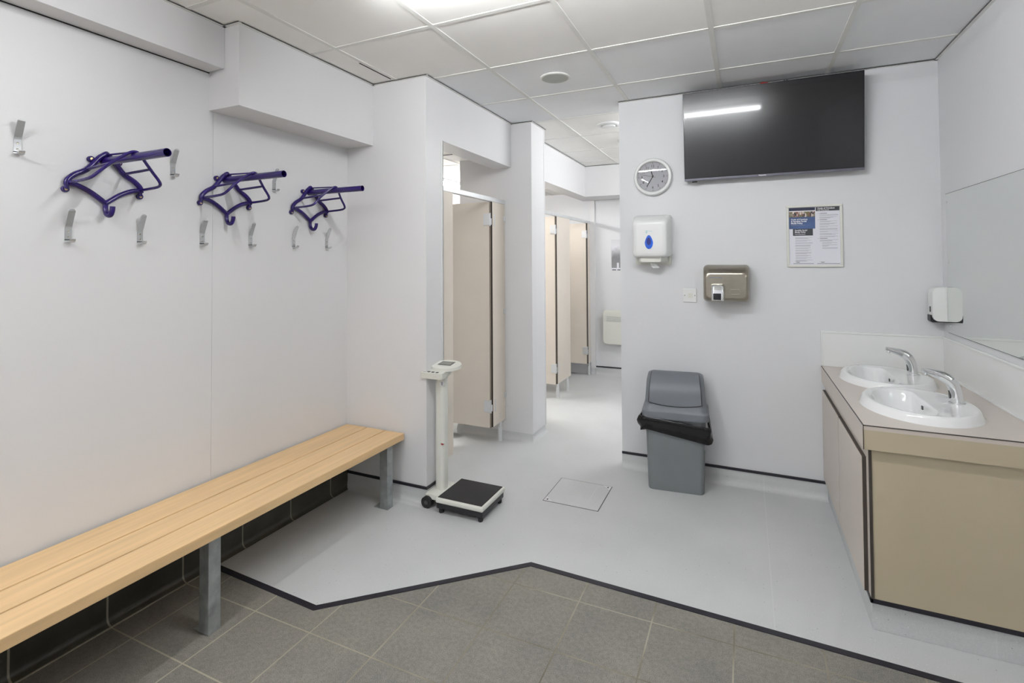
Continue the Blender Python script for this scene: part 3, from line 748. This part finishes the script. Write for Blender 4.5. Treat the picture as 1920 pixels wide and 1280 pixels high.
bz = make_basin(*SINK[0], 'oval white washbasin nearest the camera, in front of the other basin')
dup(bz, (*SINK[1], .8), 'oval white washbasin beside the television wall splashback')
def make_tap(x, y, label):
    z = .8335; t = thing('sensor_tap', label, 'tap', (x, y, z), 'chrome sensor taps')
    path = [(0, 0), (-.003, .035), (-.009, .066), (-.022, .092), (-.046, .110), (-.074, .120), (-.100, .127), (-.118, .131)]
    rad = [.0275, .0270, .0270, .0280, .0262, .0205, .0150, .0115]
    sp_ = smooth_path([(p[0], p[1], 0) for p in path], 5); rd = smooth_path([(r, 0, 0) for r in rad], 5)
    rings = []
    for i, p in enumerate(sp_):
        d = (sp_[min(i+1, len(sp_)-1)]-sp_[max(i-1, 0)]).normalized(); nr = Vector((-d.y, d.x, 0))
        rx = rd[i].x; rings.append([(x+p.x+nr.x*math.cos(a)*rx*.80, y+math.sin(a)*rx, z+p.y+nr.y*math.cos(a)*rx*.80) for a in [2*math.pi*k/28 for k in range(28)]])
    b = B(); lathe(b, (x, y, z), (0, 0, 1), [(.029, 0), (.029, .003), (.027, .004)], 32)
    loft(b, rings); obj('body', b, 'chrome', t, 50)
    b = B(); lathe(b, (x-.106, y, z+.108), (.25, 0, 1), [(.0075, 0), (.008, .008), (.006, .014)], 20); obj('outlet', b, 'chrome', t)
    b = B(); loft(b, [[(x-.0245-k*.0012-.004*(zz > .05), y+p[0], z+zz) for zz, p in ((.018+.034*(1+math.cos(a))/2, (math.sin(a)*.010, 0)) for a in [2*math.pi*j/20 for j in range(20)])] for k in (0, 1)]); obj('sensor_eye', b, 'darkgrey', t)
    return t
tp = make_tap(.806, 2.760, 'chrome sensor tap on the washbasin nearest the camera')
dup(tp, (.796, 3.340, .8335), 'chrome sensor tap on the washbasin beside the television wall')

# ------------------------------------------------------------------ swing bin and liner
bc = (-.425, 3.455, 0)
t = thing('swing_bin', 'grey plastic swing-top bin standing against the wall', 'bin', bc)
def rect(w, d, z, r, cy=0, cx_=0, n=5): return [(bc[0]+p[0], bc[1]+p[1], z) for p in rr(cx_, cy, w, d, r, n)]
b = B()
loft(b, [rect(.318, .215, .012, .03), rect(.328, .222, .0, .03), rect(.334, .226, .010, .03), rect(.352, .240, .30, .032), rect(.362, .250, .455, .035), rect(.356, .244, .455, .03), rect(.35, .238, .30, .03), rect(.325, .215, .02, .03)][1:], True, True)
obj('body', b, 'greyplas', t, 50)
b = B()
loft(b, [rect(.396, .284, .452, .04), rect(.402, .290, .460, .04), rect(.402, .290, .492, .042), rect(.394, .284, .500, .042), rect(.378, .268, .512, .05, .004), rect(.366, .255, .56, .06, .008), rect(.356, .243, .62, .055, .012), rect(.354, .224, .65, .055, .020), rect(.350, .200, .675, .05, .030), rect(.338, .140, .700, .045, .042), rect(.310, .08, .7085, .03, .050)])
lid = obj('lid', b, 'lidplas', t, 50)
b = B()
# curved flap lies on the sloping front of the lid
def flapz(u):   # u 0 bottom .. 1 top -> (y, z) on the lid front
    pr = [(-.123, .548), (-.120, .580), (-.1135, .620), (-.098, .650), (-.076, .675), (-.036, .700), (.008, .7105)]
    f = u*(len(pr)-1); i = min(int(f), len(pr)-2); k = f-i
    return pr[i][0]*(1-k)+pr[i+1][0]*k, pr[i][1]*(1-k)+pr[i+1][1]*k
rows = []
for i in range(13):
    yy_, zz_ = flapz(i/12); w = .156-.012*i/12; row = []
    for k in range(13):
        u = -1+2*k/12; sag = (.016*(1-u*u) if i == 0 else .016*(1-u*u)*max(0, 1-i/4))
        row.append((bc[0]+u*w, bc[1]+yy_-.004-.003*(1-u*u), zz_-sag+.003))
    rows.append(row)
rings = [r_+[(p[0], p[1]+.006, p[2]-.004) for p in r_[::-1]] for r_ in rows]
loft(b, rings); obj('flap', b, 'lidplas', lid, 60)
b = B()
rim_ = [(r_[0][0]-.002, r_[0][1]+.001, r_[0][2]) for r_ in rows[::-1]]+[(p[0], p[1]+.001, p[2]-.002) for p in rows[0][1:-1]]+[(r_[-1][0]+.002, r_[-1][1]+.001, r_[-1][2]) for r_ in rows]
tube(b, rim_, .0022, 6); obj('flap_gap', b, 'blackplas', lid)
t.rotation_euler = (0, 0, math.radians(5.5))
# liner
b = B(); random.seed(5); n = 120; rings = []
base_ = rr(0, 0, .366, .254, .035, 29)
def linr(z, g, amp, zamp, ph):
    out = []
    for i, (x, y) in enumerate(base_):
        l = math.hypot(x, y); a = math.atan2(y, x)
        w = math.sin(a*7+ph)*.5+math.sin(a*13+ph*2.1)*.3+math.sin(a*23+ph)*.2
        bulge = .022*max(0, math.cos(a-math.radians(-25)))**6+.036*max(0, math.cos(a-math.radians(196)))**8
        dz = zamp*(math.sin(a*3+.6)+.5*math.sin(a*9+ph))-.045*max(0, math.cos(a-math.radians(-28)))**12
        k = 1+(g+1.3*amp*w+bulge)/l
        out.append((bc[0]+x*k, bc[1]+y*k, z+dz))
    return out
rings = [linr(.462, .001, 0, 0, 0), linr(.459, .009, .003, .001, .6), linr(.448, .014, .006, .003, 1.2), linr(.434, .017, .010, .006, 2.0), linr(.418, .018, .013, .009, 2.9), linr(.402, .015, .013, .012, 3.7), linr(.386, .012, .011, .015, 4.4), linr(.380, .006, .006, .015, 4.6), linr(.392, .003, .002, .008, 4.2), linr(.43, .003, .001, 0, 1)]
loft(b, rings, False, False)
ln = single('bin_liner', b, 'bag', 'shiny black plastic bin liner folded over the rim of the grey bin', 'bin liner', bc, angle=60)
ln.rotation_euler = (0, 0, math.radians(5.5))

# ------------------------------------------------------------------ weighing scale
t = thing('weighing_scale', 'column weighing scale with a black platform and white display head', 'scale', (-1.48, 2.66, 0))
b = B(); bx(b, -1.635, -1.340, 2.515, 2.795, .028, .062, r=.006); obj('base', b, 'blackplas', t)
for x in (-1.615, -1.360):
    for y in (2.535, 2.775): b = B(); lathe(b, (x, y, 0), (0, 0, 1), [(.011, 0), (.014, .004), (.014, .03)], 16); obj('foot', b, 'rubber', t)
b = B(); bx(b, -1.642, -1.333, 2.508, 2.802, .060, .090, r=.010, seg=3); obj('platform', b, 'plasticg', t)
b = B(); bx(b, -1.630, -1.345, 2.520, 2.790, .0885, .0925, r=.0015); obj('mat', b, 'rubber', t, label='black ribbed rubber mat')
b = B()
loft(b, [[(p[0], p[1], z) for p in rr(-1.690, 2.655, w, d, .03)] for z, w, d in ((.050, .125, .20), (.072, .125, .20), (.082, .110, .18), (.084, .06, .06))])
obj('column_base', b, 'plasticg', t, 50)
b = B(); loft(b, [[(p[0], p[1], z) for p in rr(-1.684, 2.650, .066, .066, .024)] for z in (.08, .765)]); clm = obj('column', b, 'plasticg', t)
b = B(); cyl(b, (-1.660, 2.6175, .715), (.3, -1, 0), .014, .0018, 20, mi=0); bx(b, -1.668, -1.655, 2.6140, 2.617, .705, .726, mi=1); obj('sticker', b, ['inkwhite', 'inkgrey'], clm)
b = B(); bx(b, -1.6672, -1.652, 2.6155, 2.618, .352, .360, mi=0); obj('badge', b, 'red', clm, label='small red badge')
b = B(); bx(b, -1.672, -1.645, 2.6160, 2.618, .357, .360, mi=0); obj('badge_grey', b, 'inkgrey', clm, label='small grey badge')  # grey part of the red and grey label plate
for y in (2.550, 2.735):
    b = B(); cyl(b, (-1.722, y-.014, .034), (0, 1, 0), .034, .032, 28); w_ = obj('wheel', b, 'rubber', t)
    b = B(); cyl(b, (-1.722, y-.016, .034), (0, 1, 0), .012, .036, 16); obj('hub', b, 'darkgrey', w_)
b = B()
loft(b, [[(p[0], p[1], z+(p[1]-2.65)*.15) for p in rr(-1.700, 2.615, .150, .115, .008)] for z in (.765, .795, .799)])
hd = obj('display_head', b, 'plasticg', t, 40)
b = B()
pts = [(-1.665+.098*math.cos(a), 2.672+.075*math.sin(a)) for a in [2*math.pi*k/40 for k in range(40)]]
loft(b, [[(x, y, z+(y-2.65)*.15) for x, y in pts] for z in (.797, .812, .816)]); obj('display_dome', b, 'plasticg', t, 40)
b = B(); poly(b, [(x, y, .8165+(y-2.65)*.15) for x, y in ((-1.715, 2.655), (-1.625, 2.655), (-1.625, 2.715), (-1.715, 2.715))], (0, 0, .0015)); sc_ = obj('display_bezel', b, 'darkgrey', t)
b = B(); poly(b, [(x, y, .818+(y-2.65)*.15) for x, y in ((-1.708, 2.660), (-1.632, 2.660), (-1.632, 2.705), (-1.708, 2.705))], (0, 0, .001)); obj('display', b, 'lcd', sc_)
for k in range(4):
    b = B(); xx = -1.755+k*.029; bx(b, xx-.008, xx+.008, 2.570, 2.584, .786, .7905, r=.001); obj('button', b, 'darkgrey', hd)

# ------------------------------------------------------------------ floor access cover
t = thing('access_cover', 'square recessed floor access cover filled with grey vinyl', 'floor cover', (-.963, 3.081, 0))
x0, x1, y0, y1 = -1.130, -.797, 2.911, 3.253
b = B()
for (a_, c_, e_, f_) in ((x0-.004, x1+.004, y0-.004, y0), (x0-.004, x1+.004, y1, y1+.003), (x0-.004, x0, y0, y1), (x1, x1+.005, y0, y1)): bx(b, a_, c_, e_, f_, 0, .0012)
obj('frame', b, 'darkgrey', t)
b = B(); poly(b, [(x0+.062, y0, 0), (x1, y0, 0), (x1, y1-.062, 0), (x1-.062, y1, 0), (x0, y1, 0), (x0, y0+.062, 0)], (0, 0, .0012)); obj('panel', b, 'vinyl', t)
for (ax, ay, s) in ((x0, y0, 1), (x1, y1, -1)):
    b = B(); poly(b, [(ax, ay, 0), (ax+s*.060, ay, 0), (ax, ay+s*.060, 0)], (0, 0, .0016)); cp = obj('corner_plate', b, 'alu', t)
    b = B(); bx(b, ax+s*.018-.004, ax+s*.018+.004, ay+s*.020-.008, ay+s*.020+.008, .001, .0022); obj('key_hole', b, 'blackplas', cp)

# ------------------------------------------------------------------ cubicle fronts
XC = -1.80; ZB, ZT = .155, 1.908
def hinge(par, y, z, flip=0):
    b = B(); bx(b, XC-.060, XC-.004, y-.030, y-.0215, z-.045, z+.045, r=.002)
    for dz in (-.034, .034): cyl(b, (XC-.045, y-.0305, z+dz), (0, -1, 0), .005, .002, 10)
    cyl(b, (XC-.004, y-.020, z-.05), (0, 0, 1), .006, .10, 12)
    bx(b, XC-.006, XC-.001, y-.018, y+.004, z-.040, z+.010, r=.001)
    obj('hinge', b, 'alu', par)
def pilaster(par, ya, yb, foot, marks=(), hy=None):
    b = B(); bx(b, XC-.020, XC, ya, yb, ZB, ZT); bx(b, XC-.0205, XC+.0003, ya-.0012, ya+.003, ZB, ZT, mi=1)
    p = obj('pilaster', b, ['beige', 'brownedge'], par)
    for fy in foot:
        b = B(); lathe(b, (XC-.018, fy, 0), (0, 0, 1), [(.021, 0), (.021, .003), (.0185, .008), (.0185, .105), (.014, .108), (.014, .165)], 24); obj('foot', b, 'alu', p)
    if hy is not None:
        for z in (ZB+.16, ZT-.14):
            b = B(); bx(b, XC-.001, XC+.003, hy, hy+.014, z-.050, z+.050, r=.0015); obj('hinge_plate', b, 'alu', p)
    for (y, z) in marks:
        b = B(); lathe(b, (XC-.001, y, z), (1, 0, 0), [(.0065, 0), (.0065, .002), (.003, .003)], 14); obj('cap_screw', b, 'alu', p)
    return p
def cdoor(par, y, L_, label=None):
    b = B(); bx(b, XC-.010-L_, XC-.010, y-.021, y-.003, ZB+.0, ZT-.004); bx(b, XC-.0105, XC-.007, y-.022, y-.002, ZB, ZT-.004, mi=1)
    d = obj('cubicle_door', b, ['beige', 'dooredge'], par)
    hinge(d, y, ZT-.14); hinge(d, y, ZB+.165)
    return d
def rail(par, ya, yb):
    b = B(); bx(b, XC-.026, XC+.004, ya, yb, ZT, 1.943, r=.004); obj('headrail', b, 'alu', par)
t = thing('cubicle_front', 'beige shower cubicle front with its door open, behind the weighing scale', 'cubicle partition', (XC, 3.3, 0), 'beige cubicle fronts')
rail(t, 2.760, YS)
pilaster(t, 2.762, 2.978, [2.84])
pilaster(t, 3.568, YS-.002, [3.73], [(3.69, ZB+.075), (3.69, ZB+.050)], 3.60)
cdoor(t, 3.560, .58)
for z in (ZT-.12, 1.03, ZB+.20): b = B(); bx(b, XC-.001, XC+.008, YS-.030, YS-.001, z-.022, z+.022, r=.003); obj('wall_bracket', b, 'alu', t)
t = thing('cubicle_front', 'pair of beige cubicle fronts with open doors along the corridor', 'cubicle partition', (XC, 5.2, 0), 'beige cubicle fronts')
rail(t, 4.092, YE-.022)
pilaster(t, 4.094, 4.40, [4.2])
pilaster(t, 5.068, 5.510, [5.12, 5.44], [(5.27, ZT-.17), (5.27, ZT-.13), (5.29, 1.06), (5.30, 1.02), (5.25, ZB+.16), (5.25, ZB+.12), (5.42, ZB+.06)], 5.10)
pilaster(t, 6.215, YE-.022, [6.30], [], 6.232)
cdoor(t, 5.060, .60); cdoor(t, 6.205, .62)
b = B(); bx(b, -3.29, XC-.021, 5.30, 5.318, ZB, ZT); obj('divider', b, 'beige', t)
for z in (ZT-.16, 1.03, ZB+.16): b = B(); bx(b, XC-.001, XC+.006, YE-.046, YE-.024, z-.022, z+.022, r=.003); obj('wall_bracket', b, 'alu', t)
b = B(); cyl(b, (-2.9, 3.715, .062), (1, 0, 0), .050, .715, 28); cyl(b, (-2.225, 3.715, .062), (1, 0, 0), .054, .045, 28)
single('waste_pipe', b, 'ceramic', 'white horizontal waste pipe end showing under the open shower cubicle door', 'pipe', (-2.55, 3.715, .009))

# ------------------------------------------------------------------ corridor things
t = thing('panel_heater', 'white panel heater with grille slots on the far corridor wall', 'heater', (-1.37, YE, .40))
b = B(); loft(b, [[(p[0], y, p[1]) for p in rr(-1.345, .613, w, h, r)] for y, w, h, r in ((YE-.001, .50, .37, .03), (YE-.03, .53, .41, .045), (YE-.075, .565, .425, .05), (YE-.088, .555, .415, .045), (YE-.092, .53, .39, .04))]); obj('body', b, 'plasticg', t, 50)
b = B()
for k in range(5): bx(b, -1.575, -1.115, YE-.0945, YE-.090, .742-k*.014, .745-k*.014)
obj('grille', b, 'inkgrey', t)
t = thing('corridor_poster', 'black and white photographic poster above the heater on the far corridor wall', 'poster', (-1.40, YE, 1.315))
b = B(); bx(b, -1.527, -1.27, YE-.004, YE, 1.345, 1.70); obj('picture', b, 'farposter', t)
b = B(); bx(b, -1.527, -1.27, YE-.0045, YE, 1.315, 1.345, mi=0); bx(b, -1.520, -1.47, YE-.0052, YE-.004, 1.316, 1.326, mi=1); bx(b, -1.455, -1.39, YE-.0052, YE-.004, 1.316, 1.326, mi=1); bx(b, -1.46, -1.435, YE-.0052, YE-.004, 1.345, 1.41, mi=0)
obj('caption_strip', b, ['paper', 'ink'], t)
t = thing('ceiling_speaker', 'round grey mesh ceiling speaker with a white ring in the ceiling tiles', 'ceiling speaker', (-1.047, 2.945, ZC))
b = B(); lathe(b, (-1.047, 2.945, ZC+.003), (0, 0, -1), [(.092, 0), (.092, .005), (.087, .008), (.082, .008), (.080, .005)], 48, cap1=True); obj('ring', b, 'tbar', t)
b = B(); lathe(b, (-1.047, 2.945, ZC-.0015), (0, 0, -1), [(.081, 0), (.079, .0035), (.04, .005)], 48); obj('mesh_grille', b, 'speaker', t)
def vent(x, y, label):
    t = thing('ceiling_vent', label, 'ceiling vent', (x, y, ZC), 'round white ceiling vents in the corridor')
    b = B(); lathe(b, (x, y, ZC+.003), (0, 0, -1), [(.098, 0), (.095, .010), (.078, .016), (.064, .014), (.060, .006)], 40); obj('ring', b, 'plastic', t)
    b = B(); lathe(b, (x, y, ZC-.004), (0, 0, -1), [(.052, 0), (.056, .010), (.052, .015), (.02, .017)], 40); obj('disc', b, 'plastic', t)
    return t
v0 = vent(-1.015, 4.165, 'round white ceiling vent in the corridor, the nearer and fully seen one')
dup(v0, (-.985, 4.80, ZC), 'round white ceiling vent in the corridor, the further one cut off by the television wall')

# ------------------------------------------------------------------ light fittings
def batten(label, x0, x1, y0, y1, zt, lamp, along):
    t = thing('batten_light', label, 'ceiling light', ((x0+x1)/2, (y0+y1)/2, zt), 'fluorescent batten lights')
    xm_, ym_ = (x0+x1)/2, (y0+y1)/2
    b = B(); bx(b, x0, x1, y0, y1, zt-.030, zt-.0005, r=.004); obj('housing', b, 'plastic', t)
    ax = (1, 0, 0) if along == 'x' else (0, 1, 0); L_ = (x1-x0) if along == 'x' else (y1-y0)
    c = (x0+.02, ym_, zt-.062) if along == 'x' else (xm_, y0+.02, zt-.062)
    b = B(); cyl(b, c, ax, .016, L_-.04, 16); obj('tube', b, lamp, t)
    for k in (0, 1):
        b = B()
        if along == 'x': xx = x0+.004+k*(L_-.028); bx(b, xx, xx+.020, ym_-.018, ym_+.018, zt-.082, zt-.028, r=.003)
        else: yy__ = y0+.004+k*(L_-.028); bx(b, xm_-.018, xm_+.018, yy__, yy__+.020, zt-.082, zt-.028, r=.003)
        obj('end_cap', b, 'plastic', t)
    return t
batten('lit fluorescent batten on the ceiling above the bench and racks', -1.33, .17, 1.52, 1.61, ZC, 'lampmain', 'x')
batten('added fill batten on the ceiling behind the camera', -1.66, -1.57, -1.50, .10, ZC, 'fillrear', 'y')  # unseen batten added as fill, set clear of the screen and clock reflections
batten('lit fluorescent batten on the corridor ceiling behind the television wall', -.32, -.23, 4.05, 5.5, ZC, 'lampcorr', 'y')
t = thing('batten_light', 'bright lit strip light seen through the gap above the shower cubicle', 'ceiling light', (-2.85, 4.9, 2.2), 'fluorescent batten lights')
b = B(); bx(b, -2.90, -2.82, 4.15, 5.35, 2.27, zc2-.0045, r=.003); obj('housing', b, 'inkgrey', t)
b = B(); bx(b, -2.905, -2.815, 4.17, 5.33, 2.205, 2.27, r=.012, seg=3); obj('diffuser', b, 'lampside', t)
